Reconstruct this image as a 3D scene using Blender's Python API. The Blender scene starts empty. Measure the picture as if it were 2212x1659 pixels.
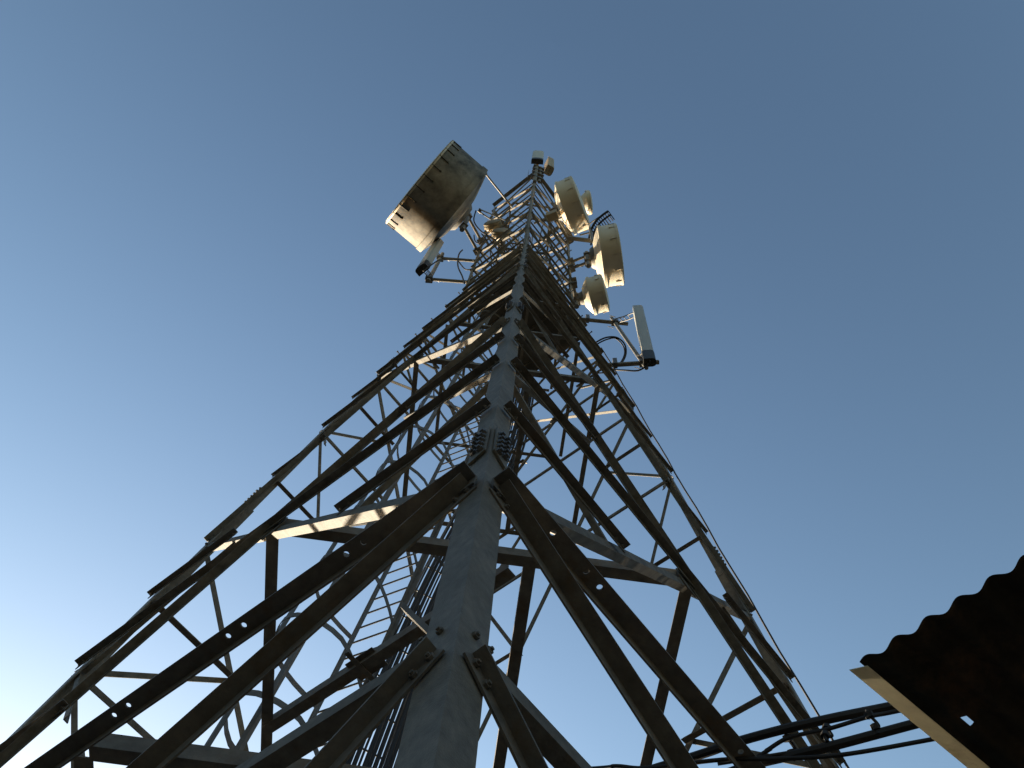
import bpy, bmesh, math, random
from mathutils import Vector, Matrix
random.seed(7)
R = math.radians
S = bpy.context.scene
C = S.collection

# ------------------------------------------------------------------ camera
PITCH, ROLL = 1.20194111, 0.124045800
EYE = Vector((0, 0, 1.6))
SN, CS = math.sin(PITCH), math.cos(PITCH)
FW = Vector((0, CS, SN)); UP0 = Vector((0, -SN, CS)); RT0 = Vector((1, 0, 0))
RT = math.cos(ROLL) * RT0 + math.sin(ROLL) * UP0
UP = -math.sin(ROLL) * RT0 + math.cos(ROLL) * UP0
cd = bpy.data.cameras.new('camera'); co = bpy.data.objects.new('camera', cd); C.objects.link(co)
cd.sensor_width = 36.0; cd.lens = 36.0 * 1920 / 2212; cd.clip_start = 0.05; cd.clip_end = 6000
M = Matrix((RT, UP, -FW)).transposed().to_4x4(); M.translation = EYE
co.matrix_world = M
S.camera = co

# ------------------------------------------------------------------ sky, sun, exposure
SUN_AZ = R(-24)      # left of straight ahead, measured from +Y towards +X
SUN_EL = R(14)
w = bpy.data.worlds.new('World'); S.world = w; w.use_nodes = True
nt = w.node_tree
bg = nt.nodes['Background']
sky = nt.nodes.new('ShaderNodeTexSky'); sky.sky_type = 'NISHITA'; sky.sun_disc = False
sky.sun_elevation = SUN_EL; sky.sun_rotation = SUN_AZ
sky.altitude = 0; sky.air_density = 1.6; sky.dust_density = 0.8; sky.ozone_density = 1.0
gm = nt.nodes.new('ShaderNodeGamma'); gm.inputs[1].default_value = 1.63
tn = nt.nodes.new('ShaderNodeMix'); tn.data_type = 'RGBA'; tn.blend_type = 'MULTIPLY'; tn.inputs['Factor'].default_value = 1.0
tn.inputs['B'].default_value = (0.69, 0.625, 0.615, 1)          # white balance of the camera
nt.links.new(sky.outputs[0], gm.inputs[0]); nt.links.new(gm.outputs[0], tn.inputs['A'])
nt.links.new(tn.outputs['Result'], bg.inputs[0]); bg.inputs[1].default_value = 0.05
sl = bpy.data.lights.new('sun', 'SUN'); sl.energy = 4.2; sl.angle = R(0.5); sl.color = (1.0, 0.84, 0.62)
so = bpy.data.objects.new('sun', sl); C.objects.link(so)
sd = Vector((math.sin(SUN_AZ) * math.cos(SUN_EL), math.cos(SUN_AZ) * math.cos(SUN_EL), math.sin(SUN_EL)))
so.rotation_euler = sd.to_track_quat('Z', 'Y').to_euler()
S.view_settings.view_transform = 'Standard'; S.view_settings.look = 'None'
S.view_settings.exposure = 2.1; S.view_settings.gamma = 1.0

# ------------------------------------------------------------------ materials
def mat(name, col, rough=0.6, metal=0.0, var=0.25, scale=6.0, bump=0.0, stain=None, stain_scale=2.5, stain_lo=0.52, stain_hi=0.7, spec=0.4):
    m = bpy.data.materials.new(name); m.use_nodes = True
    t = m.node_tree; p = t.nodes['Principled BSDF']
    p.inputs['Roughness'].default_value = rough; p.inputs['Metallic'].default_value = metal
    p.inputs['Specular IOR Level'].default_value = spec
    g = t.nodes.new('ShaderNodeNewGeometry')
    n = t.nodes.new('ShaderNodeTexNoise'); n.inputs['Scale'].default_value = scale; n.inputs['Detail'].default_value = 6
    n.inputs['Roughness'].default_value = 0.65
    t.links.new(g.outputs['Position'], n.inputs['Vector'])
    r = t.nodes.new('ShaderNodeValToRGB')
    r.color_ramp.elements[0].position = 0.3; r.color_ramp.elements[1].position = 0.7
    r.color_ramp.elements[0].color = [c * (1 - var) for c in col] + [1]
    r.color_ramp.elements[1].color = [min(1, c * (1 + var)) for c in col] + [1]
    t.links.new(n.outputs['Fac'], r.inputs['Fac'])
    out = r.outputs['Color']
    if stain:
        n2 = t.nodes.new('ShaderNodeTexNoise'); n2.inputs['Scale'].default_value = stain_scale; n2.inputs['Detail'].default_value = 8
        n2.inputs['Roughness'].default_value = 0.7
        t.links.new(g.outputs['Position'], n2.inputs['Vector'])
        r2 = t.nodes.new('ShaderNodeValToRGB'); r2.color_ramp.elements[0].position = stain_lo; r2.color_ramp.elements[1].position = stain_hi
        t.links.new(n2.outputs['Fac'], r2.inputs['Fac'])
        mx = t.nodes.new('ShaderNodeMix'); mx.data_type = 'RGBA'
        t.links.new(r2.outputs['Color'], mx.inputs['Factor']); t.links.new(out, mx.inputs['A'])
        mx.inputs['B'].default_value = list(stain) + [1]
        out = mx.outputs['Result']
    t.links.new(out, p.inputs['Base Color'])
    if bump:
        b = t.nodes.new('ShaderNodeBump'); b.inputs['Strength'].default_value = bump; b.inputs['Distance'].default_value = 0.004
        n3 = t.nodes.new('ShaderNodeTexNoise'); n3.inputs['Scale'].default_value = scale * 8; n3.inputs['Detail'].default_value = 4
        t.links.new(g.outputs['Position'], n3.inputs['Vector'])
        t.links.new(n3.outputs['Fac'], b.inputs['Height']); t.links.new(b.outputs['Normal'], p.inputs['Normal'])
    return m
M_LEG = mat('galvanised_leg', (0.135, 0.125, 0.100), 0.6, 0.05, 0.35, 22, 0.5, stain=(0.070, 0.060, 0.038), stain_scale=2.2, stain_lo=0.46, stain_hi=0.75)
M_BRACE = mat('galvanised_brace', (0.125, 0.120, 0.106), 0.7, 0.0, 0.35, 12, 0.3, stain=(0.075, 0.065, 0.046), stain_scale=5, spec=0.15)
M_RUST = mat('weathered_brace', (0.112, 0.106, 0.094), 0.7, 0.0, 0.35, 10, 0.3, stain=(0.095, 0.066, 0.038), stain_scale=4)
M_BOLT = mat('bolt_steel', (0.10, 0.10, 0.10), 0.5, 0.5, 0.2, 20)
M_PLAT = mat('platform_plate', (0.05, 0.048, 0.042), 0.8, 0.1, 0.3, 8)
M_DISH = mat('dish_paint', (0.44, 0.415, 0.345), 0.55, 0.0, 0.06, 1.5, 0.05, stain=(0.34, 0.315, 0.25), stain_scale=1.6, stain_lo=0.45, stain_hi=0.85)
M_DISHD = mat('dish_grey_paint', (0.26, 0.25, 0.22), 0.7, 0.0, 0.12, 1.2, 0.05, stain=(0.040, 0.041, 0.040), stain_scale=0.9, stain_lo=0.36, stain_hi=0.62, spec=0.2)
M_STAIN = mat('dark_stain', (0.05, 0.045, 0.035), 0.8, 0, 0.3, 6)
M_PANEL = mat('panel_radome', (0.27, 0.29, 0.29), 0.5, 0.0, 0.04, 2.0)
M_CAP = mat('black_plastic', (0.018, 0.018, 0.018), 0.5, 0.0, 0.2, 10)
M_CABLE = mat('cable_jacket', (0.010, 0.010, 0.011), 0.7, 0.0, 0.2, 10)
M_PIPE = mat('galvanised_pipe', (0.13, 0.13, 0.125), 0.6, 0.05, 0.2, 10)
M_LADDER = mat('ladder_steel', (0.10, 0.103, 0.105), 0.6, 0.05, 0.2, 12)
M_ROOF = mat('dark_roof_sheet', (0.030, 0.024, 0.018), 0.7, 0.0, 0.5, 6, 0.2, stain=(0.085, 0.045, 0.022), stain_scale=3, spec=0.1)  # near-black brown base colour with random rust-brown patches
M_FLASH = mat('cream_flashing', (0.55, 0.52, 0.36), 0.6, 0.0, 0.2, 7, 0.1, stain=(0.32, 0.28, 0.18), stain_scale=6)
M_WALL = mat('plaster_wall', (0.45, 0.42, 0.36), 0.9, 0.0, 0.12, 3)
M_GROUND = mat('dry_soil', (0.13, 0.108, 0.082), 0.95, 0.0, 0.3, 0.6)
M_BLOCK_HILL = mat('light_block_hill', (0.045, 0.045, 0.025), 0.95, 0.0, 0.4, 0.2)
M_CONC = mat('concrete', (0.30, 0.29, 0.27), 0.9, 0.0, 0.15, 5)
M_RADIO = mat('radio_box_paint', (0.20, 0.17, 0.115), 0.6, 0.0, 0.1, 4)

# ------------------------------------------------------------------ tower coordinates
# model metres: origin at the eye, apex of the leg taper 32 above it; K turns model metres into real ones
K = 0.75
HA, CX, CY, DD, AL = 32.0, -0.1055362, 6.2785322, 0.151577184, 0.00665514949
ZB, ZT = 22.3, 35.0
def W(p): return Vector((p[0] * K, p[1] * K, p[2] * K + 1.6))
def hd(z): return DD * (HA - min(z, ZB))
def cor(k, z):
    a = AL + k * math.pi / 2; h = hd(z)
    return Vector((CX + h * math.sin(a), CY - h * math.cos(a), z))
def ray(px, py):
    x = (px - 1106) / 1920; y = -(py - 829.5) / 1920
    return FW + x * RT + y * UP
def at(px, py, z):
    d = ray(px, py); return d * (z / d.z)

# ------------------------------------------------------------------ mesh building
class MB:
    def __init__(s): s.v = []; s.f = []
    def prism(s, p0, p1, prof, u, v):
        n = len(prof); o = len(s.v)
        for p in (p0, p1):
            for a, b in prof: s.v.append(p + u * a + v * b)
        for i in range(n):
            j = (i + 1) % n; s.f.append((o + i, o + j, o + n + j, o + n + i))
        s.f.append(tuple(o + i for i in reversed(range(n)))); s.f.append(tuple(o + n + i for i in range(n)))
        return s
    def box(s, c, ax, ay, az):
        o = len(s.v)
        for i in (-1, 1):
            for j in (-1, 1):
                for k in (-1, 1): s.v.append(c + ax * i + ay * j + az * k)
        for q in ((0, 1, 3, 2), (4, 6, 7, 5), (0, 4, 5, 1), (2, 3, 7, 6), (0, 2, 6, 4), (1, 5, 7, 3)):
            s.f.append(tuple(o + i for i in q))
        return s
    def rod(s, p0, p1, r, n=8, r1=None):
        d = (p1 - p0).normalized(); u = d.orthogonal().normalized(); v = d.cross(u)
        r1 = r if r1 is None else r1; o = len(s.v)
        for p, rr in ((p0, r), (p1, r1)):
            for i in range(n):
                a = 2 * math.pi * i / n; s.v.append(p + (u * math.cos(a) + v * math.sin(a)) * rr)
        for i in range(n):
            j = (i + 1) % n; s.f.append((o + i, o + j, o + n + j, o + n + i))
        s.f.append(tuple(o + i for i in reversed(range(n)))); s.f.append(tuple(o + n + i for i in range(n)))
        return s
    def tube(s, pts, r, n=8):
        o = len(s.v); m = len(pts); u = None
        for i, p in enumerate(pts):
            d = (pts[min(i + 1, m - 1)] - pts[max(i - 1, 0)]).normalized()
            u = d.orthogonal().normalized() if u is None else (u - d * u.dot(d)).normalized()
            v = d.cross(u)
            for k in range(n):
                a = 2 * math.pi * k / n; s.v.append(p + (u * math.cos(a) + v * math.sin(a)) * r)
        for i in range(m - 1):
            for k in range(n):
                l = (k + 1) % n
                s.f.append((o + i * n + k, o + i * n + l, o + (i + 1) * n + l, o + (i + 1) * n + k))
        s.f.append(tuple(o + i for i in reversed(range(n)))); s.f.append(tuple(o + (m - 1) * n + i for i in range(n)))
        return s
    def lathe(s, c, axis, prof, n=48, cap0=False, cap1=False):
        # prof: (distance along axis, radius)
        axis = axis.normalized(); u = Vector((0, 0, 1)); u = (u - axis * u.dot(axis)).normalized(); v = axis.cross(u)
        o = len(s.v); m = len(prof)
        for t, r in prof:
            for k in range(n):
                a = 2 * math.pi * k / n; s.v.append(c + axis * t + (u * math.cos(a) + v * math.sin(a)) * r)
        for i in range(m - 1):
            for k in range(n):
                l = (k + 1) % n; s.f.append((o + i * n + k, o + i * n + l, o + (i + 1) * n + l, o + (i + 1) * n + k))
        if cap0: s.f.append(tuple(o + i for i in reversed(range(n))))
        if cap1: s.f.append(tuple(o + (m - 1) * n + i for i in range(n)))
        return s
    def build(s, name, m, parent=None, smooth=False, bevel=0.0):
        me = bpy.data.meshes.new(name); me.from_pydata([tuple(x) for x in s.v], [], s.f); me.update()
        bm = bmesh.new(); bm.from_mesh(me); bmesh.ops.recalc_face_normals(bm, faces=bm.faces); bm.to_mesh(me); bm.free()
        me.materials.append(m)
        o = bpy.data.objects.new(name, me); C.objects.link(o)
        if smooth:
            for p in me.polygons: p.use_smooth = True
            try: me.set_sharp_from_angle(angle=R(35))
            except Exception: pass
        if parent is not None:
            o.parent = parent; o.matrix_parent_inverse = Matrix.Translation(parent_pos(parent)).inverted()
        if bevel:
            b = o.modifiers.new('bevel', 'BEVEL'); b.width = bevel; b.segments = 2; b.limit_method = 'ANGLE'
        return o
def parent_pos(o):
    p = o.location.copy()
    return p
def tag(o, label=None, cat=None, group=None, kind=None):
    if label: o['label'] = label
    if cat: o['category'] = cat
    if group: o['group'] = group
    if kind: o['kind'] = kind
    return o
def thing(name, label, cat, loc, group=None):
    o = bpy.data.objects.new(name, None); C.objects.link(o); o.location = loc; o.empty_display_size = 0.2
    return tag(o, label, cat, group)
def spline(pts, k=8):
    out = []; n = len(pts)
    for i in range(n - 1):
        p0 = pts[max(i - 1, 0)]; p1 = pts[i]; p2 = pts[i + 1]; p3 = pts[min(i + 2, n - 1)]
        for j in range(k):
            t = j / k
            out.append(0.5 * ((2 * p1) + (p2 - p0) * t + (2 * p0 - 5 * p1 + 4 * p2 - p3) * t * t + (3 * p1 - p0 - 3 * p2 + p3) * t ** 3))
    out.append(pts[-1]); return out

# ------------------------------------------------------------------ ground
g = MB(); n = 40
for i in range(n + 1):
    for j in range(n + 1):
        def q(a): t = (a / n - 0.5) * 2; return math.copysign(abs(t) ** 2.6, t) * 3000
        x, y = q(i), q(j)
        near = math.hypot(x, y) < 14
        g.v.append(Vector((x, y, (0 if near else random.uniform(-0.12, 0.12)))))
for i in range(n):
    for j in range(n):
        a = i * (n + 1) + j; g.f.append((a, a + n + 1, a + n + 2, a + 1))
tag(g.build('ground', M_GROUND), kind='structure')
# unseen, added hills close round the site, opening towards the low sun; they keep the bright horizon off the steel
hm = MB(); NA, NR_ = 240, 28
for i in range(NA):
    az = 2 * math.pi * i / NA
    da = abs((az - SUN_AZ + math.pi) % (2 * math.pi) - math.pi)
    t = min(1, max(0, (da - R(20)) / R(30))); t = t * t * (3 - 2 * t)
    H = 28.8 + 16 * t * (0.9 + 0.1 * math.sin(az * 3 + 1))
    for j in range(NR_ + 1):
        q = j / NR_; r = 32 + 170 * q
        hgt = H * math.sin(math.pi * min(1, q * 1.05)) ** 0.9 if q * 1.05 < 1 else 0
        hm.v.append(Vector((r * math.sin(az), r * math.cos(az), -0.3 + hgt + random.uniform(-0.25, 0.25) * (0 < j < NR_))))
for i in range(NA):
    k_ = (i + 1) % NA
    for j in range(NR_): hm.f.append((i * (NR_ + 1) + j, k_ * (NR_ + 1) + j, k_ * (NR_ + 1) + j + 1, i * (NR_ + 1) + j + 1))
tag(hm.build('light_block_hills', M_BLOCK_HILL, None, True), kind='structure')

# ------------------------------------------------------------------ the tower
TB = W((CX, CY, 0)); TB.z = 0
tower = thing('lattice_tower', 'tall square galvanised steel lattice mast tapering upward and carrying dishes and panel antennas', 'tower', TB)

def face_axes(k1, k2, zlow=True):
    a, b = cor(k1, 0 if zlow else ZB), cor(k2, 0 if zlow else ZB)
    c = cor(k1, 10) if zlow else cor(k1, ZB) + Vector((0, 0, 1))
    nrm = (b - a).cross(c - a).normalized()
    if nrm.dot(a - Vector((CX, CY, a.z))) < 0: nrm = -nrm
    return nrm
def angle(mb, p0, p1, nrm, b, t, out, off, f1, b2=None):
    # p0,p1 real; flange one lies in the face plane, on the f1 side of the line; flange two stands out (out=1) or in (-1)
    b2 = b2 or b
    d = (p1 - p0).normalized(); nn = (nrm - d * nrm.dot(d)).normalized(); wv = d.cross(nn)
    if wv.dot(f1) < 0: wv = -wv
    sh = nn * off - wv * (b * 0.5)
    prof = [(0, 0), (b, 0), (b, t * out), (t, t * out), (t, b2 * out), (0, b2 * out)]
    mb.prism(p0 + sh, p1 + sh, prof, wv, nn)

TL = 0.011
def brace(name, p0, p1, nrm, b, out, m, f1, lift=0.0, t=0.007, ins0=0.03, ins1=0.03, parent=tower):
    a, c = W(p0), W(p1); d = (c - a).normalized()
    a = a + d * ins0; c = c - d * ins1
    mb = MB()
    angle(mb, a, c, nrm, b, t, out, (0.0005 + lift) if out > 0 else -(TL + 0.0005 + lift), f1)
    if name != 'redundant_brace' or out > 0:
        nn = (nrm - d * nrm.dot(d)).normalized(); wv = d.cross(nn)
        base = (0.0005 + lift + t) if out > 0 else 0.0
        for q, sg in ((a, 1), (c, -1)):
            for e in (0.03, 0.085):
                p = q + d * sg * e + nn * base; mb.rod(p, p + nn * 0.009, 0.0115, 6); mb.rod(p + nn * 0.008, p + nn * 0.016, 0.006, 6)
    return mb.build(name, m, parent)
Zv = Vector((0, 0, 1))

# legs: an L section whose corner follows the leg line, thinner in each higher section
SEC = [(-0.25, 4.45, 0.112), (4.45, 10.35, 0.105), (10.35, 16.3, 0.088), (16.3, ZB, 0.078), (ZB, ZT, 0.066)]
for k in range(4):
    mb = MB()
    for i, (z0, z1, b) in enumerate(SEC):
        p0, p1 = W(cor(k, z0)), W(cor(k, z1)); d = (p1 - p0).normalized()
        u = (cor((k + 1) % 4, z0) - cor(k, z0)); u = (u - d * u.dot(d)).normalized()
        v = (cor((k + 3) % 4, z0) - cor(k, z0)); v = (v - d * v.dot(d)).normalized()
        sh = (u + v) * (0.0025 * i)
        ext = 0.10 if i < 2 else 0.0
        mb.prism(p0 + sh, p1 + sh + d * ext, [(0, 0), (b, 0), (b, TL), (TL, TL), (TL, b), (0, b)], u, v)
    leg = mb.build('leg', M_LEG, tower)
    for zs, b in ((4.6, 0.10), (10.6, 0.088), (16.4, 0.075)):
        for side in (1, 3):
            kk = (k + side) % 4
            c0 = W(cor(k, zs)); d = (W(cor(k, zs + 1)) - c0).normalized()
            u = cor(kk, zs) - cor(k, zs); u = (u - d * u.dot(d)).normalized()
            nn = face_axes(k, kk)
            ln = 0.21
            pl = MB()
            o0 = c0 + nn * 0.0035
            # plate with a slanted lower edge
            A_ = [(0.014, -ln), (b, -ln + 0.0), (b, ln), (0.014, ln)]
            if side == 1: A_[0] = (0.014, -ln + 0.07)
            else: A_[0] = (0.014, -ln + 0.05)
            base = [o0 + u * x + d * y for x, y in A_]
            oo = len(pl.v)
            pl.v += base + [x + nn * 0.010 for x in base]
            pl.f += [(oo, oo + 3, oo + 2, oo + 1), (oo + 4, oo + 5, oo + 6, oo + 7)] + [(oo + i, oo + (i + 1) % 4, oo + 4 + (i + 1) % 4, oo + 4 + i) for i in range(4)]
            plate = pl.build('splice_plate', M_LEG, leg)
            bo = MB()
            for r_ in range(5):
                for c_ in range(2):
                    cc = o0 + u * (0.038 + 0.038 * c_) + d * (-0.125 + 0.062 * r_ + 0.02 * c_) + nn * 0.010
                    bo.rod(cc, cc + nn * 0.013, 0.0175, 6); bo.rod(cc + nn * 0.012, cc + nn * 0.024, 0.0105, 6)
            bo.build('splice_bolts', M_BOLT, leg)
    if k in (0, 1, 3):
        for i in range(26):
            z = 17 + i * 0.62; c0 = W(cor(k, z)); nn = face_axes(k, (k + 1) % 4, z < ZB)
            u = (cor((k + 1) % 4, z) - cor(k, z)).normalized()
            if i % 2: nn = face_axes(k, (k + 3) % 4, z < ZB); u = (cor((k + 3) % 4, z) - cor(k, z)).normalized()
            p = c0 + u * 0.035; sb = MB(); sb.rod(p, p + nn * 0.05, 0.009, 6); sb.rod(p + nn * 0.045, p + nn * 0.062, 0.016, 6)
            sb.build('step_bolt', M_BOLT, leg)

LV = [-0.25, 3.9, 9.4, 15.72, 18.7, 20.6, ZB]
SZ = [(0.070, 0.068, 0.050), (0.060, 0.054, 0.036), (0.054, 0.046, 0.032), (0.046, 0.044, 0.030), (0.040, 0.038, 0.0), (0.038, 0.036, 0.0)]
def lerp(a, b, t): return a + (b - a) * t
def holed_bar(p0, p1, nrm, b, t, lift, holes, m):
    # outstanding-flange horizontal with round holes through the outstanding flange
    d = (p1 - p0).normalized(); nn = (nrm - d * nrm.dot(d)).normalized(); wv = d.cross(nn)
    if wv.z > 0: wv = -wv
    L = (p1 - p0).length; mb = MB()
    o = p0 + nn * lift - wv * (b * 0.5)
    mb.prism(o, o + d * L, [(0, 0), (b, 0), (b, t), (0, t)], wv, nn)          # hanging flange
    def slab(s0, s1, y0=t, y1=b * 1.15): 
        a_ = o + d * s0; c_ = o + d * s1
        mb.prism(a_, c_, [(0, y0), (t, y0), (t, y1), (0, y1)], wv, nn)
    cur = 0.0; h = 0.036; y0, y1 = t, b * 1.15; ym = (y0 + y1) / 2; r = 0.0125
    for x in sorted(holes):
        slab(cur, x - h); cur = x + h
        sq = []; ci = []
        for i in range(16):
            a = 2 * math.pi * i / 16
            c_, s_ = math.cos(a), math.sin(a); mx = max(abs(c_), abs(s_))
            sq.append((x + h * c_ / mx, ym + (y1 - y0) / 2 * s_ / mx)); ci.append((x + r * c_, ym + r * s_))
        oo = len(mb.v)
        for z_ in (0, t):
            for ring in (sq, ci):
                for xx, yy in ring: mb.v.append(o + d * xx + nn * yy + wv * z_)
        for i in range(16):
            j = (i + 1) % 16
            mb.f += [(oo + i, oo + j, oo + 16 + j, oo + 16 + i), (oo + 32 + i, oo + 48 + i, oo + 48 + j, oo + 32 + j),
                     (oo + 16 + i, oo + 16 + j, oo + 48 + j, oo + 48 + i)]
        for i in range(16):
            j = (i + 1) % 16; mb.f.append((oo + i, oo + 32 + i, oo + 32 + j, oo + j))
    slab(cur, L)
    return mb.build('horizontal_brace', m, tower)

FACES = [(0, 3), (0, 1), (3, 2), (1, 2)]
for fi, (A, B) in enumerate(FACES):
    nrm = face_axes(A, B)
    fo = 1 if fi < 2 else -1; fw = 1.0 if fi < 2 else 1.35
    for pi in range(6):
        za, zb = LV[pi], LV[pi + 1]; bd, bh, br = SZ[pi]
        wa, wb = hd(za), hd(zb); zc = za + (zb - za) * wa / (wa + wb)
        Aa, Ab, Ba, Bb = cor(A, za), cor(A, zb), cor(B, za), cor(B, zb)
        X = (cor(A, zc) + cor(B, zc)) / 2
        mm = M_RUST if pi == 0 else M_BRACE
        brace('diagonal_brace', Aa, Bb, nrm, bd, -1, mm, Zv, ins0=0.05, ins1=0.04)
        brace('diagonal_brace', Ab, Ba, nrm, bd, 1, mm, -Zv, ins0=0.05, ins1=0.04)
        # crossing gusset
        gp = MB(); c0 = W(X) + nrm * (-TL * 0.5); e = (Bb - Aa).normalized(); e2 = nrm.cross(e).normalized(); s_ = bd * 1.9
        pts = [(-1, -0.45), (-0.45, -1), (0.45, -1), (1, -0.45), (1, 0.45), (0.45, 1), (-0.45, 1), (-1, 0.45)]
        oo = len(gp.v)
        for z_ in (-0.0045, 0.0045):
            for x_, y_ in pts: gp.v.append(c0 + e * x_ * s_ + e2 * y_ * s_ + nrm * z_)
        gp.f += [tuple(range(8)), tuple(range(8, 16))] + [(i, (i + 1) % 8, 8 + (i + 1) % 8, 8 + i) for i in range(8)]
        gp.build('gusset_plate', M_BRACE, tower)
        # horizontal through the crossing, outer
        if pi == 0:
            brace('horizontal_brace', cor(A, 2.45), cor(B, 2.45), nrm, 0.055, -1, M_BRACE, Zv, lift=0.008)
        elif pi < 4:
            brace('horizontal_brace', cor(A, zc), cor(B, zc), nrm, bh, 1, mm, -Zv, lift=0.012)
        # ring horizontal at the top of the panel
        if pi == 0 and fi < 2:
            hl = [0.32, 0.53, 0.62, 1.62] if fi == 1 else [0.53, 0.62, 1.18, 1.27, 1.87, 1.96]
            d = (W(Bb) - W(Ab)).normalized()
            holed_bar(W(Ab) + d * 0.03, W(Bb) - d * 0.03, nrm, 0.070, 0.008, 0.012, hl, M_RUST)
        elif pi != 1:
            brace('horizontal_brace', Ab, Bb, nrm, bh, 1, mm, -Zv, lift=0.012)
        if br:
            for (P, zq) in (('A', 0), ('B', 0), ('A', 1), ('B', 1)):
                leg_ = A if P == 'A' else B
                end = cor(leg_, za if zq == 0 else zb)
                Q = (end + X) / 2
                if pi in (1, 2): brace('redundant_brace', cor(leg_, Q.z), Q, nrm, fw * br * (1.35 if pi == 1 else 1.15), fo, M_RUST, -Zv * fo, lift=0.012, ins1=-0.05)
                elif pi > 1 or zq == 0: brace('redundant_brace', cor(leg_, Q.z), Q, nrm, br * 1.25, -1, mm, Zv, lift=0.008, ins1=-0.03)
                if pi: brace('redundant_brace', cor(leg_, zc), Q, nrm, br * fw, -fo, mm, Zv * fo, lift=0.016, ins1=-0.03)
                elif zq == 0: brace('redundant_brace', cor(leg_, 2.34), Q, nrm, 0.046, 1, M_RUST, -Zv, lift=0.004, ins0=0.05, ins1=-0.03)
        # plan bracing diamond at crossing levels
E_A = (cor(0, 7) - cor(3, 7)).normalized(); E_B = Zv.cross(E_A)
# plan bracing
def plan(z, b, m, cross=True):
    mids = [(cor(i, z) + cor((i + 1) % 4, z)) / 2 for i in range(4)]
    for i in range(4):
        p0, p1 = mids[i], mids[(i + 1) % 4]
        dd = (p1 - p0).normalized(); sd_ = Zv.cross(dd); ctrv = Vector((CX, CY, z))
        if sd_.dot(p0 - ctrv) < 0: sd_ = -sd_
        a, c = W(p0), W(p1); d = (c - a).normalized(); mb = MB()
        angle(mb, a + d * 0.03, c - d * 0.03, -Zv, b, 0.007, -1, 0.0 + 0.003 * (i % 2), -sd_)
        mb.build('plan_brace', m, tower)
    if cross:
        q0 = mids[3].lerp(mids[0], 0.62); q1 = mids[2].lerp(mids[1], 0.62)
        a, c = W(q0), W(q1); mb = MB(); angle(mb, a, c, -Zv, b, 0.007, -1, 0.009, Vector((1, 0, 0)))
        mb.build('plan_brace', m, tower)
        q2 = mids[3].lerp(mids[2], 0.61); q5 = q2 + (mids[0] - mids[2]) * 0.58
        a, c = W(q2), W(q5); mb = MB(); angle(mb, a, c, -Zv, b, 0.007, -1, 0.018, Vector((0, 1, 0)))
        mb.build('plan_brace', m, tower)
def zcross(i):
    za, zb = LV[i], LV[i + 1]; return za + (zb - za) * hd(za) / (hd(za) + hd(zb))
plan(3.95, 0.085, M_RUST, False)
plan(zcross(1), 0.085, M_RUST, True)
plan(zcross(2), 0.060, M_BRACE, True)
plan(18.74, 0.045, M_BRACE, True)
plan(15.76, 0.05, M_BRACE, False)
st = MB(); a_, b_ = W(at(872, 1312, 3.15)), W(at(937, 1374, 2.75)); st.box((a_ + b_) / 2, (b_ - a_) / 2, Vector((0.009, 0.012, 0)), Vector((0, 0, 0.016))); st.build('stub_bracket', M_RUST, tower)
z7 = zcross(1)
st = MB(); a_, b_ = W(at(750, 1405, z7)), W(at(828, 1484, z7)); angle(st, a_, b_, -Zv, 0.04, 0.006, -1, 0.03, Vector((1, 0, 0))); st.build('plan_brace', M_BRACE, tower)
st = MB(); st.box(W(at(790, 1440, z7)) + Vector((0, 0, 0.026)), E_A * 0.13, E_B * 0.09, Zv * 0.004); st.build('gusset_plate', M_RUST, tower)
# upper straight section
UL = [ZB, 24.8, 27.2, 29.8, 32.4, ZT]
for fi, (A, B) in enumerate(FACES):
    nrm = face_axes(A, B, False)
    for pi in range(5):
        za, zb = UL[pi], UL[pi + 1]
        Aa, Ab, Ba, Bb = cor(A, za + 0.12), cor(A, zb - 0.12), cor(B, za + 0.12), cor(B, zb - 0.12)
        brace('diagonal_brace', Aa, Bb, nrm, 0.040, -1, M_BRACE, Zv)
        brace('diagonal_brace', Ab, Ba, nrm, 0.036, 1, M_BRACE, -Zv)
        brace('horizontal_brace', cor(A, zb), cor(B, zb), nrm, 0.04 if pi < 4 else 0.10, -1 if pi < 4 else 1, M_BRACE, Zv if pi < 4 else -Zv, lift=0.012)
        if fi < 2 or pi % 2:
            zm = (za + zb) / 2
            brace('horizontal_brace', cor(A, zm), cor(B, zm), nrm, 0.03, -1, M_BRACE, Zv, lift=0.010)
for z in (24.8, 29.8, 32.4): plan(z, 0.045, M_BRACE, False)
# work platform inside the tower just below the bend
E1 = Vector((math.cos(math.pi / 4 + AL), math.sin(math.pi / 4 + AL), 0))   # N -> R
E2 = Vector((-E1.y, E1.x, 0))                                             # N -> L
def tp(a, b, z): return Vector((CX, CY, 0)) + E1 * a + E2 * b + Vector((0, 0, z))
pf = MB(); zp = 20.3
c = W(tp(0.14, -0.33, zp)); pf.box(c, E1 * (1.14 * K), E2 * (0.92 * K), Zv * 0.012)
plat = pf.build('work_platform', M_PLAT, tower)
pb = MB()
for a in (-0.95, -0.3, 0.35, 1.0):
    pb.box(W(tp(a, -0.33, zp)) - Zv * 0.05, E1 * 0.022, E2 * (0.915 * K), Zv * 0.036)
pb.build('platform_joists', M_PLAT, plat)
# foundations
for k in range(4):
    p = W(cor(k, -0.25)); fb = MB()
    fb.box(Vector((p.x, p.y, (p.z) / 2 - 0.02)), Vector((0.35, 0, 0)), Vector((0, 0.35, 0)), Vector((0, 0, p.z / 2 + 0.0)))
    o = fb.build('footing', M_CONC, tower, bevel=0.02)

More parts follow.
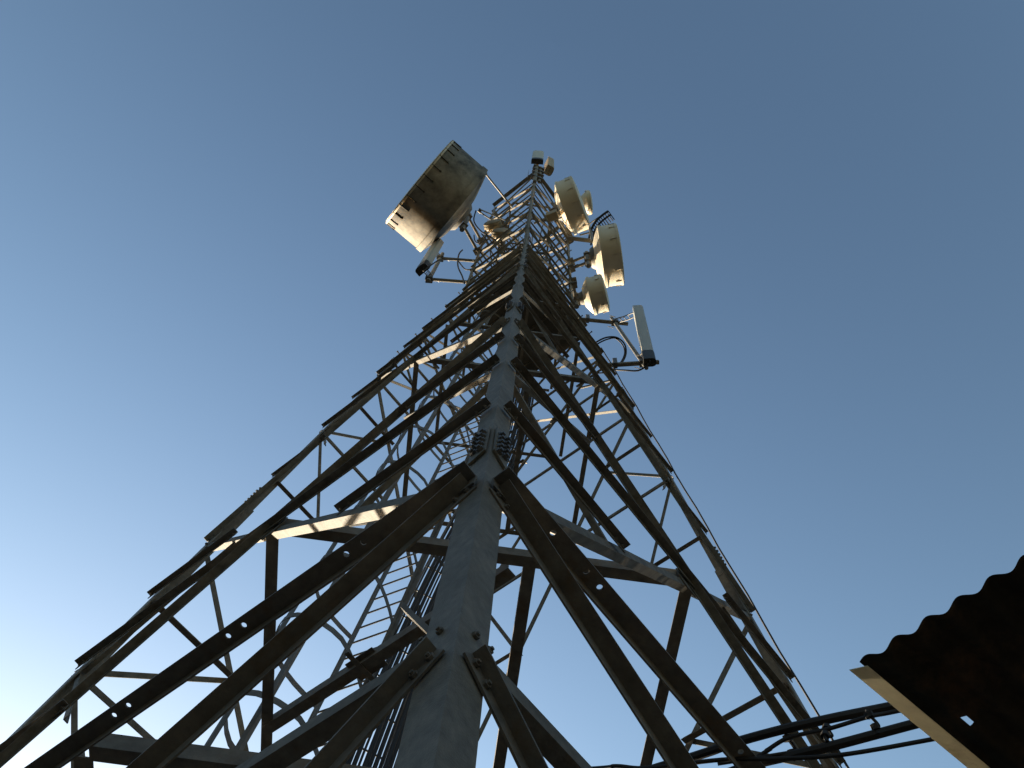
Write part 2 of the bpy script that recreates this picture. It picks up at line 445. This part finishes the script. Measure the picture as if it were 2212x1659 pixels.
# ------------------------------------------------------------------ caged ladder inside the far face
def railA(z):
    p = Vector((-1.88, 7.70, 8.0)) + Vector((1.09, -0.37, 9.8)) * ((min(z, 21) - 8) / 9.8); p.z = z
    return p
LD = Vector((0.86, -0.51, 0)).normalized() * (0.45 / K)
def railB(z): return railA(z) + LD
lad = thing('caged_ladder', 'long steel climbing ladder with a hooped safety cage inside the tower', 'ladder', W(railA(-1.9)))
ldir = (W(railA(10)) - W(railA(9))).normalized(); lx = LD.normalized()
out = ldir.cross(lx).normalized()
if out.dot(Vector((-0.7, -0.7, 0))) < 0: out = -out
for f in (railA, railB):
    sg = -1 if f is railA else 1; hl_ = (W(f(21)) - W(f(-1.9))).length / 2; mc = (W(f(-1.9)) + W(f(21))) / 2; mb = MB(); mb.box(mc + lx * sg * 0.003, lx * 0.003, out * 0.026, ldir * hl_); mb.box(mc + lx * sg * 0.032 - out * 0.023, lx * 0.0255, out * 0.003, ldir * hl_); mb.box((W(f(21)) + W(f(34.5))) / 2 + lx * sg * 0.003, lx * 0.003, out * 0.026, Zv * (13.5 * K / 2)); mb.build('ladder_rail', M_LADDER, lad)
for i in range(98):
    z = 2.6 + i * 0.318; mb = MB(); mb.rod(W(railA(z)), W(railB(z)), 0.010, 6); mb.build('ladder_rung', M_LADDER, lad)
def hoop_pts(z, n=20):
    c = (W(railA(z)) + W(railB(z))) / 2; r = 0.40; pts = []
    for i in range(n + 1):
        a = math.pi * i / n
        pts.append(c - lx * math.cos(a) * (0.235 + (r - 0.235) * min(1, math.sin(a) * 1.6)) + out * (0.02 + 0.92 * math.sin(a)))
    return pts
hz = [4.6 + 1.28 * i for i in range(13)]; hz2 = hz + [21.6 + 1.28 * i for i in range(10)]
for z in hz2:
    pts = hoop_pts(z); mb = MB(); oo = 0
    for i, p in enumerate(pts):
        t_ = (pts[min(i + 1, len(pts) - 1)] - pts[max(i - 1, 0)]).normalized(); nr = t_.cross(ldir).normalized()
        for s1, s2 in ((-1, -1), (1, -1), (1, 1), (-1, 1)): mb.v.append(p + ldir * 0.030 * s1 + nr * 0.003 * s2)
    for i in range(len(pts) - 1):
        for q in range(4): mb.f.append((i * 4 + q, i * 4 + (q + 1) % 4, i * 4 + 4 + (q + 1) % 4, i * 4 + 4 + q))
    mb.build('cage_hoop', M_LADDER, lad)
for i in (3, 7, 10, 13, 17):
    mb = MB(); a = hoop_pts(hz[0])[i]; b = hoop_pts(hz[-1])[i]; d = (b - a).normalized()
    cc = (hoop_pts(hz[0])[10] + hoop_pts(hz[0])[0]) / 2; nr = (a - cc); nr = (nr - d * nr.dot(d)).normalized()
    mb.box((a + b) / 2 - nr * 0.007, d.cross(nr) * 0.018, nr * 0.003, d * ((b - a).length / 2)); mb.build('cage_strap', M_LADDER, lad)

# ------------------------------------------------------------------ feeder cables and their ladder
RUN = [at(660, 1960, 5.2), at(768, 1659, 7), at(858, 1440, 9), at(937, 1262, 11), at(1005, 1128, 13), at(1060, 1028, 15.2), at(1096, 945, 17.3), at(1115, 868, 19.5), at(1128, 800, 21.8), at(1135, 745, 24), at(1140, 690, 26.5), at(1146, 600, 30.5)]
ctrl = [W(p) for p in RUN]
side = Vector((0.90, 0.42, 0)).normalized()
cl = thing('cable_ladder', 'narrow steel cable ladder carrying the black feeder cables up inside the tower', 'cable ladder', W(RUN[0]))
base = spline(ctrl, 6)
for s_ in (-0.17, 0.19):
    mb = MB(); mb.tube([p + side * s_ for p in base], 0.013, 6); mb.build('side_rail', M_LADDER, cl)
for i in range(1, len(base) - 1, 2):
    p = base[i]; mb = MB(); mb.rod(p - side * 0.17, p + side * 0.19, 0.010, 6); mb.build('cross_rung', M_LADDER, cl)
fwd = Vector((0.42, -0.90, 0))
for i in range(12):
    off = side * (-0.15 + 0.040 * i) + fwd * (0.035 + 0.016 * (i % 2))
    r = 0.0195 if i % 4 else 0.011
    mb = MB(); mb.tube([p + off for p in base[:len(base) - (i * 2)]], r, 7)
    tag(mb.build('feeder_cable', M_CABLE, None, True), 'black feeder cable clipped side by side with others on the ladder run inside the tower', 'cable', 'feeder cables climbing the tower')

# ------------------------------------------------------------------ cables crossing from the tower to the shed
def run(name, pix, r, label, group=None, z=4.2, ext=True):
    pts = [at(x, y, zz) for x, y, zz in pix]
    pts = [W(p) for p in pts]
    if ext: pts = pts + [pts[-1] + (pts[-1] - pts[-2]).normalized() * 1.2 + Vector((0, 0, 0.05))]
    mb = MB(); mb.tube(spline(pts, 8), r, 8)
    return tag(mb.build(name, M_CABLE, None, True), label, 'cable', group)
run('bridge_cable', [(2120, 1487, 4.3), (1919, 1527, 4.28), (1800, 1551, 4.2), (1690, 1576, 4.15), (1581, 1606, 4.15), (1465, 1645, 4.2)], 0.020, 'thickest black cable bundle, topmost of those strung from tower to shed roof')
run('bridge_cable', [(2150, 1518, 4.05), (1971, 1565, 4.05), (1799, 1611, 4.0), (1709, 1632, 4.0), (1619, 1654, 4.02), (1480, 1700, 4.1)], 0.020, 'thick black cable, second heavy one below the topmost, tied with short loops')
run('bridge_cable', [(2160, 1568, 3.9), (1997, 1600, 3.9), (1814, 1631, 3.85), (1680, 1639, 3.9), (1560, 1641, 3.95), (1400, 1659, 4.0), (1330, 1655, 4.0), (1264, 1661, 4.1)], 0.009, 'thin black cable hanging lowest between the tower and the shed roof')
run('bridge_cable', [(2100, 1502, 4.2), (1930, 1538, 4.2), (1874, 1549, 4.15), (1784, 1576, 4.1), (1705, 1593, 4.1), (1655, 1622, 4.05), (1620, 1645, 4.0)], 0.009, 'thin wavy black cable slung between the two thick bundles beside the shed')
run('bridge_cable', [(1971, 1562, 4.1), (1900, 1580, 4.08), (1830, 1599, 4.05), (1760, 1616, 4.03), (1660, 1633, 4.0), (1550, 1650, 4.0)], 0.008, 'thin black line running along the second thick cable toward the shed', ext=False)
tw = MB()
for (x0, y0, x1, y1) in ((1876, 1542, 1892, 1574), (1786, 1572, 1782, 1590), (1700, 1592, 1712, 1630)):
    a, b = W(at(x0, y0, 4.13)), W(at(x1, y1, 4.05)); m_ = (a + b) / 2 + Vector((0.02, 0, -0.02))
    tw = MB(); tw.tube(spline([a + Vector((0, 0, 0.02)), a, m_, b, b - Vector((0, 0, 0.03))], 6), 0.008, 6); tw.rod(a - (b - a) * 0.1, a + (b - a) * 0.25, 0.020, 7); tw.rod(a + (b - a) * 0.72, b + (b - a) * 0.08, 0.019, 7)
    tag(tw.build('cable_tie', M_CABLE), {1876: 'black tape tie nearest the shed roof joining the hanging cables', 1786: 'black tape tie on the thin cable just right of the tower leg', 1700: 'black tie joining cables in front of the tower brace, farthest from the shed'}[x0], 'cable tie', 'ties on the hanging cables')

# ------------------------------------------------------------------ shed with corrugated roof
ZR = 2.8
r0, r1, r2 = W(at(1835, 1448, ZR)), W(at(2212, 1210, ZR)), W(at(2090, 1659, ZR))
e2 = (r2 - r0); e2.z = 0; e2.normalize()
e1 = Vector((e2.y, -e2.x, 0))
if e1.dot(r1 - r0) < 0: e1 = -e1
shed = thing('equipment_shed', 'low shed whose dark corrugated sheet roof overhangs at the lower right', 'shed', Vector((r0.x, r0.y, 0)) + e1 * 1.4 + e2 * 1.6)
pitch = 0.100; L1, L2 = 2.6, 3.4
mb = MB(); n1 = int(L1 / pitch) * 14; n2 = 60
off0 = 0.036
def rz(s): return 0.0140 * math.sin(2 * math.pi * (s - 0.33 * pitch) / pitch)
e1s = r1 - r0; e1s.z = 0; e1s.normalize()
for i in range(n1 + 1):
    s = off0 + L1 * i / n1
    for j in range(n2 + 1):
        q = L2 * (j / n2) ** 1.3
        mb.v.append(r0 + e1s * s + e2 * q + Zv * (rz(s) + 0.004))
hs = W(at(2052, 1556, ZR)) - r0; h1, h2 = hs.dot(e1) + 0.035, hs.dot(e2) + 0.02
for i in range(n1):
    for j in range(n2):
        s = off0 + L1 * (i + 0.5) / n1; q = L2 * ((j + 0.5) / n2) ** 1.3
        if abs(s - h1) < 0.0075 and abs(q - h2) < 0.024: continue
        a = i * (n2 + 1) + j; mb.f.append((a, a + 1, a + n2 + 2, a + n2 + 1))
roof = mb.build('corrugated_roof', M_ROOF, shed, True)
so_ = roof.modifiers.new('thickness', 'SOLIDIFY'); so_.thickness = 0.0012
fl = MB()
cuts = [(0.0, 0.62), (0.625, 1.3), (1.303, 3.4)]
for k_, (a_, b_) in enumerate(cuts):
    fl.box(r0 + e1 * 0.027 + e2 * ((a_ + b_) / 2) + Zv * (-0.014 + 0.0016 * (k_ % 2)), e1 * 0.027 - Zv * 0.016, e2 * ((b_ - a_) / 2), Zv * 0.0012)
fl.build('roof_flashing', M_FLASH, shed)
for q in (0.95, 1.9, 2.9):
    pm = MB(); pm.box(r0 + e1 * (0.36 + 1.15) + e2 * q - Zv * 0.052, e1 * 1.1, e2 * 0.02, Zv * 0.034); pm.build('purlin', M_ROOF, shed)
wz = r0.z - 0.1
def wall(c, ax, ay): 
    wb_ = MB(); wb_.box(Vector((c.x, c.y, wz / 2)), ax, ay, Zv * (wz / 2)); return wb_.build('wall', M_WALL, shed)
wc = r0 + e1 * 1.55 + e2 * 1.9
wall(wc - e1 * 0.95, e1 * 0.06, e2 * 1.3); wall(wc + e1 * 0.95, e1 * 0.06, e2 * 1.3)
wall(wc - e2 * 1.24, e1 * 0.888, e2 * 0.06); wall(wc + e2 * 1.24, e1 * 0.888, e2 * 0.06)

# ------------------------------------------------------------------ antennas
def axis(az): return Vector((math.cos(R(az)), math.sin(R(az)), 0))
def drum_dish(name, label, front, az, D, depth, cone, back_r, m, legk, legz, hooks=14, group=None, band=0.0, mstain=False):
    a = axis(az); c = W(front); r = D / 2
    t = thing(name, label, 'dish antenna', c - a * depth, group)
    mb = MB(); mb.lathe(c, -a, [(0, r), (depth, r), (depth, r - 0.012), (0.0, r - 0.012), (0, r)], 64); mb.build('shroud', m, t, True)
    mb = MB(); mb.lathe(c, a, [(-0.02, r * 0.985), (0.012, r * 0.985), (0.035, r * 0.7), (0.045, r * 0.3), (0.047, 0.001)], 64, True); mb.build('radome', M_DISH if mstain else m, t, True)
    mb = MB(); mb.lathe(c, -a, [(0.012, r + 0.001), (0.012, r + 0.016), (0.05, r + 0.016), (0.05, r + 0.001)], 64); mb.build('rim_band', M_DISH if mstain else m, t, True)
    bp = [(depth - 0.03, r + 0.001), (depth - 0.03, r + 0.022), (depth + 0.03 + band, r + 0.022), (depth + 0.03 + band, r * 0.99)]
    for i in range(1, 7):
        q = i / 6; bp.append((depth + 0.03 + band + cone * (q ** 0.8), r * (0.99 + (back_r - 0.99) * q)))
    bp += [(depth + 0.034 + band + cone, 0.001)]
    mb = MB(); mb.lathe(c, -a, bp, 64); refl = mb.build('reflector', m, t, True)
    u = Zv; v = a.cross(u)
    mb = MB(); mb.lathe(c, -a, [(depth + cone + band + 0.03, r * back_r * 0.8), (depth + cone + band + 0.13, r * back_r * 0.62), (depth + cone + band + 0.13, 0.001)], 32); mb.build('hub', M_PIPE, t, True)
    for i in range(hooks):
        an = 2 * math.pi * (i + 0.5) / hooks; rd = u * math.cos(an) + v * math.sin(an)
        p = c + rd * (r + 0.010); mb = MB(); mb.rod(p - a * 0.005, p - a * (0.15 * D / 2 + 0.06), 0.006 + 0.002 * D, 6); mb.box(p - a * (0.15 * D / 2 + 0.06), a * 0.02, rd * 0.012, rd.cross(a) * 0.018)
        mb.build('radome_hook', M_STAIN if mstain else m, t)
    # pole and brackets to the leg
    lp = W(cor(legk, legz)); bk = c - a * (depth + cone + band + 0.2)
    pole0 = Vector((bk.x, bk.y, bk.z - 0.55 * r - 0.3)); pole1 = Vector((bk.x, bk.y, bk.z + 0.55 * r + 0.25))
    mb = MB(); mb.rod(pole0, pole1, 0.055, 14); mb.build('mounting_pole', M_PIPE, t, True)
    for zz in (-0.42, 0.42):
        p = Vector((bk.x, bk.y, bk.z + zz * r * 1.1)); e = Vector((lp.x, lp.y, p.z)); mb = MB()
        mb.rod(p, e + (e - p).normalized() * 0.03, 0.035, 10); mb.box(p, a * 0.075, v * 0.085, u * 0.04); mb.box(e, (e - p).normalized() * 0.07, (e - p).normalized().cross(u) * 0.09, u * 0.035); mb.build('mounting_arm', M_BRACE, t)
    return t, c, a, bk
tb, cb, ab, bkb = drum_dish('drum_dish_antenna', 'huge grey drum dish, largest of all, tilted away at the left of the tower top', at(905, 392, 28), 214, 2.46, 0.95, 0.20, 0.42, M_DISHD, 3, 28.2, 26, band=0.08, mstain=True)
uu = Zv; vv = ab.cross(uu)
for (pa, pb_, r_) in (((1047, 373), (1106, 447), 0.024), ((1036, 452), (1092, 476), 0.016), ((1034, 456), (1085, 492), 0.018)):
    mb = MB(); p0 = W(at(*pa, 29.2 if pa[1] < 400 else 28.4)); p1 = W(at(*pb_, 29.6)); mb.rod(p0, p1, r_, 10)
    mb.rod(p0 + ab * 0.02, p0 - ab * 0.06, r_ * 1.7, 10); mb.build('stay_strut', M_PIPE, tb, True)
drum_dish('drum_dish_antenna', 'big cream drum dish right of the tower, lower and larger of the two facing right', at(1339, 549, 27), 344, 1.40, 0.40, 0.15, 0.50, M_DISH, 1, 27.0, 12)
drum_dish('drum_dish_antenna', 'cream drum dish right of the tower top, leaning up beside a small round dish', at(1255, 437, 31), 331, 1.42, 0.42, 0.14, 0.50, M_DISH, 1, 30.6, 12)
drum_dish('drum_dish_antenna', 'cream drum dish partly hidden beneath the larger right-hand drum, lowest dish', at(1307, 632, 24.8), 338, 0.80, 0.30, 0.14, 0.5, M_DISH, 1, 24.6, 8)
drum_dish('drum_dish_antenna', 'smallest cream round dish peeking out behind the upper right drum', at(1276, 437, 32.5), 345, 0.62, 0.06, 0.22, 0.45, M_DISH, 1, 32.6, 6)
for (x, y, z, az, D, lab) in ((1063, 480, 28.6, 250, 0.40, 'small tan dish half hidden behind the upper left braces, nearer the big grey drum'), (1083, 498, 27.6, 262, 0.42, 'small tan dish behind the upper braces, close to the central leg')):
    drum_dish('small_dish_antenna', lab, at(x, y, z), az, D, 0.10, 0.12, 0.5, M_RADIO, 2, z, 4)
# radio box
rb = thing('radio_unit', 'small tan radio box tucked between the tower and the upper right drum', 'radio box', W(at(1193, 466, 30)))
mb = MB(); p = W(at(1193, 466, 30)); mb.box(p, axis(-30) * 0.15, axis(60) * 0.10, Zv * 0.19); mb.build('housing', M_RADIO, rb, bevel=0.02)
mb = MB()
for i in range(5): mb.box(p + axis(60) * 0.115 + axis(-30) * (-0.1 + 0.05 * i), axis(-30) * 0.008, axis(60) * 0.02, Zv * 0.16)
mb.build('cooling_fins', M_RADIO, rb)
mb = MB(); mb.rod(p - axis(-30) * 0.15, p - axis(-30) * 0.5, 0.03, 8); mb.build('bracket', M_PIPE, rb)

# grid dish seen edge-on
gd = thing('grid_dish_antenna', 'curved dark grid dish with comb-like rods between the two right drums', 'grid dish', W(at(1280, 500, 29)))
arc = [W(at(x, y, 29)) for x, y in ((1271, 522), (1274, 508), (1280, 490), (1289, 476), (1301, 465), (1314, 456))]
arcs = spline(arc, 6); dv = (W(at(1312, 476, 28.9)) - W(at(1302, 462, 29))); 
mb = MB(); mb.tube(arcs, 0.030, 7); mb.build('frame_rail', M_CAP, gd)
mb = MB(); mb.tube([p + dv * 0.55 for p in arcs], 0.024, 7); mb.build('frame_rail', M_CAP, gd)
for i in range(4, len(arcs), 2):
    mb = MB(); mb.rod(arcs[i] - dv * 0.05, arcs[i] + dv * 1.35, 0.012, 6); mb.build('grid_rod', M_CAP, gd)
mb = MB(); mb.rod(W(at(1284, 500, 29)), W(at(1252, 508, 29)), 0.02, 8); mb.rod(W(at(1292, 470, 29)), W(at(1270, 486, 29.2)), 0.016, 8); mb.build('feed_arm', M_PIPE, gd)
op = thing('antenna_outrigger', 'dark horizontal steel outrigger tube holding the grid dish right of the tower', 'bracket', W(at(1238, 515, 28.2)))
mb = MB(); mb.box((W(at(1228, 514, 28.2)) + W(at(1284, 521, 28.2))) / 2, (W(at(1284, 521, 28.2)) - W(at(1228, 514, 28.2))) / 2, axis(75) * 0.045, Zv * 0.045); mb.build('tube', M_BRACE, op)
mb = MB(); mb.rod(W(at(1280, 521, 27.3)), W(at(1280, 521, 27.3)) + Zv * 1.6, 0.035, 12); mb.build('pole', M_PIPE, op, True)

# panel antennas on outrigger frames
def panel(label, top, bot, face, wdt, dpt, ln0, group=None, tilt=True):
    p0, p1 = bot, top; d = (p1 - p0).normalized(); f = axis(face); f = (f - d * f.dot(d)).normalized(); s = d.cross(f)
    t = thing('panel_antenna', label, 'panel antenna', p0, group)
    h, b = wdt / 2, dpt / 2
    prof = [(-h, -b), (h, -b), (h, b * 0.45), (h * 0.8, b * 0.85), (h * 0.35, b), (-h * 0.35, b), (-h * 0.8, b * 0.85), (-h, b * 0.45)]
    L = (p1 - p0).length
    mb = MB(); mb.prism(p0 + d * (L * 0.14), p1, prof, s, f); mb.build('radome', M_PANEL, t, True)
    mb = MB(); mb.prism(p0, p0 + d * (L * 0.138), [(x * 1.03, y * 1.05) for x, y in prof], s, f); mb.build('end_cap', M_CAP, t, True)
    mb = MB()
    for i in range(3): mb.rod(p0 + s * (h * 0.5 * (i - 1)) - d * 0.05, p0 + s * (h * 0.5 * (i - 1)), 0.014, 8)
    mb.build('connectors', M_CAP, t)
    return t, d, f, s
def bracket(t, a, b, kink=None):
    # scissor bracket between panel back and pole
    mb = MB(); d = (b - a).normalized(); s = d.cross(Zv).normalized()
    for q in (-0.045, 0.045):
        pts = [a + s * q, (a + b) / 2 + s * q + Vector((0, 0, kink or 0.05)), b + s * q]
        for i in range(2): mb.box((pts[i] + pts[i + 1]) / 2, (pts[i + 1] - pts[i]) / 2, s * 0.004, (pts[i + 1] - pts[i]).normalized().cross(s) * 0.016)
    for q in (0.0, 0.33, 0.5, 0.7, 1.0):
        p = a + (b - a) * q + Vector((0, 0, (kink or 0.05) * (1 - abs(2 * q - 1)))); mb.rod(p - s * 0.055, p + s * 0.055, 0.008, 6)
    mb.build('bracket', M_PIPE, t)
# right-hand one
def ups(p, z): return p
po0, po1 = W(at(1395, 793, 17.9)), W(at(1322, 688, 21.9))
fr = thing('outrigger_pole', 'steel outrigger pole with two arms holding the panel antenna low on the right', 'antenna pole', po0)
d_ = (po1 - po0).normalized()
mb = MB(); mb.rod(po0 - d_ * 0.05, po1 + d_ * 0.05, 0.034, 14); mb.build('pole', M_PIPE, fr, True)
for (pz, le, q) in ((21.3, 1, 0.10), (18.1, 1, 0.93)):
    e = W(cor(1, pz)); p = po1 + (po0 - po1) * q; v_ = (p - e).normalized()
    mb = MB(); mb.box((e + p) / 2 + v_ * 0.1, v_ * ((p - e).length / 2 + 0.16), v_.cross(d_).normalized() * 0.03, d_ * 0.03); mb.build('arm', M_BRACE, fr)
    mb = MB(); mb.box(p, v_ * 0.06, v_.cross(Zv).normalized() * 0.06, Zv * 0.045); mb.rod(p + Vector((0, -.1, .03)), p + Vector((-.12, -.12, .03)), 0.006, 6); mb.rod(p + Vector((0, .1, -.03)), p + Vector((-.13, .08, -.03)), 0.006, 6); mb.build('clamp', M_BOLT, fr)
    mb = MB(); q_ = e + v_ * 0.12; mb.box(q_ + Zv * 0.08, v_ * 0.035, v_.cross(Zv).normalized() * 0.05, Zv * 0.12); mb.build('leg_clamp', M_BOLT, fr)
pt, pbm = W(at(1378, 667, 21.3)), W(at(1404, 783, 17.9))
t, d, f, s = panel('pale grey panel antenna with black lower cap low on the right side of the tower', pt, pbm, -12, 0.145, 0.19, 0)
bracket(t, po1 + (po0 - po1) * 0.07, pbm + d * 2.45 * ((pt - pbm).length / 2.75) - f * 0.06, -0.04)
bracket(t, po1 + (po0 - po1) * 0.86, pbm + d * 0.35 - f * 0.06, 0.02)
# left-hand one
po0 = W(at(925, 607, 23.2)); po1 = po0 + Vector((0, 0, 3.3 * K))
fl_ = thing('outrigger_pole', 'steel outrigger pole with two arms holding the panel antenna below the huge drum', 'antenna pole', po0)
mb = MB(); mb.rod(po0, po1, 0.042, 14); mb.build('pole', M_PIPE, fl_, True)
for q in (0.06, 0.82):
    p = po0 + (po1 - po0) * q; e = W(cor(3, 23)); e.z = p.z; v_ = (p - e).normalized(); mb = MB()
    mb.rod(e - v_ * 0.05, p + v_ * 0.08, 0.035, 12); mb.build('arm', M_BRACE, fl_)
    mb = MB(); mb.box(p, v_ * 0.07, v_.cross(Zv) * 0.07, Zv * 0.05); mb.rod(p + Vector((0.02, 0, 0.12)), p + Vector((0.20, 0.06, 0.10)), 0.007, 6); mb.build('clamp', M_BOLT, fl_)
pbm = W(at(911, 582, 23.6)); pt = pbm + Vector((0, 0.02, 3.5 * K))
t, d, f, s = panel('grey panel antenna with black lower cap hanging just beneath the huge drum', pt, pbm, 225, 0.27, 0.16, 0)
for q in (0.14, 0.80):
    bracket(t, po0 + (po1 - po0) * q, pbm + d * ((pt - pbm).length * (q - 0.08)) - f * 0.08, 0.02)
# two on the mast at the very top
mt = W(cor(0, ZT)); ma = thing('top_mast', 'stubby dark pole mast with brackets standing on the near corner of the tower top', 'mast', mt)
mb = MB(); mb.rod(mt - Zv * 1.4, mt + Zv * 3.2, 0.055, 14); mb.build('pole', M_BRACE, ma, True)
mb = MB(); mb.rod(mt + Vector((0.13, 0.06, -0.9)), mt + Vector((0.13, 0.06, 2.2)), 0.045, 12); mb.build('pole', M_BRACE, ma, True)
for zz in (-0.5, 0.25, 1.0, 1.7):
    mb = MB(); mb.box(mt + Vector((0.06, 0.03, zz)), Vector((0.17, 0.05, 0)), Vector((-0.02, 0.07, 0)), Zv * 0.05); mb.build('clamp', M_BOLT, ma)
mb = MB(); mb.rod(mt + Vector((-0.22, 0.05, -0.4)), mt + Vector((-0.22, 0.05, 1.3)), 0.012, 6, 0.004); mb.rod(mt + Vector((-0.22, 0.05, 0)), mt + Vector((0, 0, 0)), 0.018, 6); mb.build('lightning_rod', M_BOLT, ma)
pbm = mt + Vector((-0.005, -0.16, 1.85)); 
t, d, f, s = panel('pale panel antenna with dark base facing the viewer at the very top', pbm + Vector((0, -0.03, 2.0)), pbm, -93, 0.36, 0.16, 0)
bracket(t, mt + Vector((0, 0, 2.3)), pbm + Vector((0, 0.08, 0.45)), 0.01)
pbm = mt + Vector((0.40, 0.08, 1.9))
t, d, f, s = panel('tan panel antenna turned sideways behind the pale one at the very top', pbm + Vector((0.0, -0.02, 2.0)), pbm, 20, 0.30, 0.24, 0)
for o in t.children:
    if o.name.startswith('radome') or o.name.startswith('end_cap'): o.data.materials[0] = M_RADIO
bracket(t, mt + Vector((0.13, 0.06, 1.9)), pbm + Vector((-0.06, 0, 0.3)), 0.02)
bracket(t, mt + Vector((0.13, 0.06, 1.75)), pbm + Vector((0.02, 0, -0.12)), 0.02)

# jumper cables
def jumper(label, pix, r, group):
    mb = MB(); mb.tube(spline([W(at(*p)) for p in pix], 8), r, 7); tag(mb.build('jumper_cable', M_CABLE, None, True), label, 'cable', group)
G1 = 'cable loops beside the panel antennas'
jumper('outer black cable looping round to the right-hand panel antenna', [(1270, 752, 18.9), (1290, 738, 19), (1310, 729, 19), (1332, 729, 19), (1349, 743, 19), (1352, 765, 18.8), (1342, 785, 18.4), (1325, 797, 18.0), (1352, 800, 17.8), (1380, 800, 17.8), (1402, 786, 17.8)], 0.014, G1)
jumper('inner black cable of the loop beside the right-hand panel antenna', [(1272, 755, 18.9), (1294, 741, 19), (1312, 733, 19), (1330, 731, 19), (1346, 747, 19), (1349, 765, 18.8), (1338, 786, 18.4), (1312, 803, 18.0), (1290, 806, 17.9)], 0.012, G1)
jumper('black cable drooping from the left panel antenna base along its arm', [(914, 586, 23.4), (935, 570, 23.8), (950, 562, 24.3), (975, 561, 25), (1004, 562, 25.6)], 0.014, G1)
jumper('black cable hanging straight down beside the left pole, ending in the tower leg', [(999, 540, 27), (992, 548, 26.5), (989, 562, 25.8), (990, 578, 25), (998, 596, 24), (1003, 612, 23)], 0.017, G1)
jumper('black cable curling under the brace beneath the huge drum', [(989, 562, 25.8), (996, 572, 25.4), (1006, 582, 25), (1020, 581, 25), (1034, 574, 25.2)], 0.014, G1)
jumper('small black cable loop under the two tan dishes', [(1024, 508, 27), (1026, 520, 26.6), (1035, 526, 26.4), (1046, 520, 26.6), (1050, 508, 27)], 0.014, G1)

# earthing cable clipped along the outside of the right-hand leg
gp = []
for i in range(30):
    z = 3.2 + i * 0.55; p = W(cor(1, z)); gp.append(p + Vector((0.055 + 0.008 * math.sin(i * 1.7), -0.02, 0.0)))
mb = MB(); mb.tube(gp, 0.010, 7)
tag(mb.build('earthing_cable', M_CABLE, None, True), 'thin dark cable clipped along the outer edge of the right-hand tower leg', 'cable')

# more cables from the dishes down to the feeder run
G2 = 'cables dropping from the dishes'
for lab, pix, r in (('black cable sagging from the lower right drum hub toward the tower', [(1270, 560, 27), (1258, 575, 26.6), (1246, 572, 26.6), (1225, 590, 26), (1200, 640, 24.5)], 0.014),
                    ('black cable sagging from the upper right drum hub into the tower', [(1195, 450, 31), (1188, 470, 30.4), (1176, 478, 30), (1165, 520, 28.5), (1158, 580, 27)], 0.014),
                    ('black cable falling from the huge drum hub across the left upper bracing', [(1028, 455, 28.2), (1024, 478, 27.8), (1040, 500, 27.4), (1070, 520, 27), (1100, 560, 26.5), (1118, 620, 25.5)], 0.016),
                    ('thin black cable hanging inside the tower below the huge drum', [(1040, 505, 27.4), (1056, 528, 27), (1062, 560, 26), (1080, 600, 25), (1104, 640, 25)], 0.013)):
    jumper(lab, pix, r, G2)
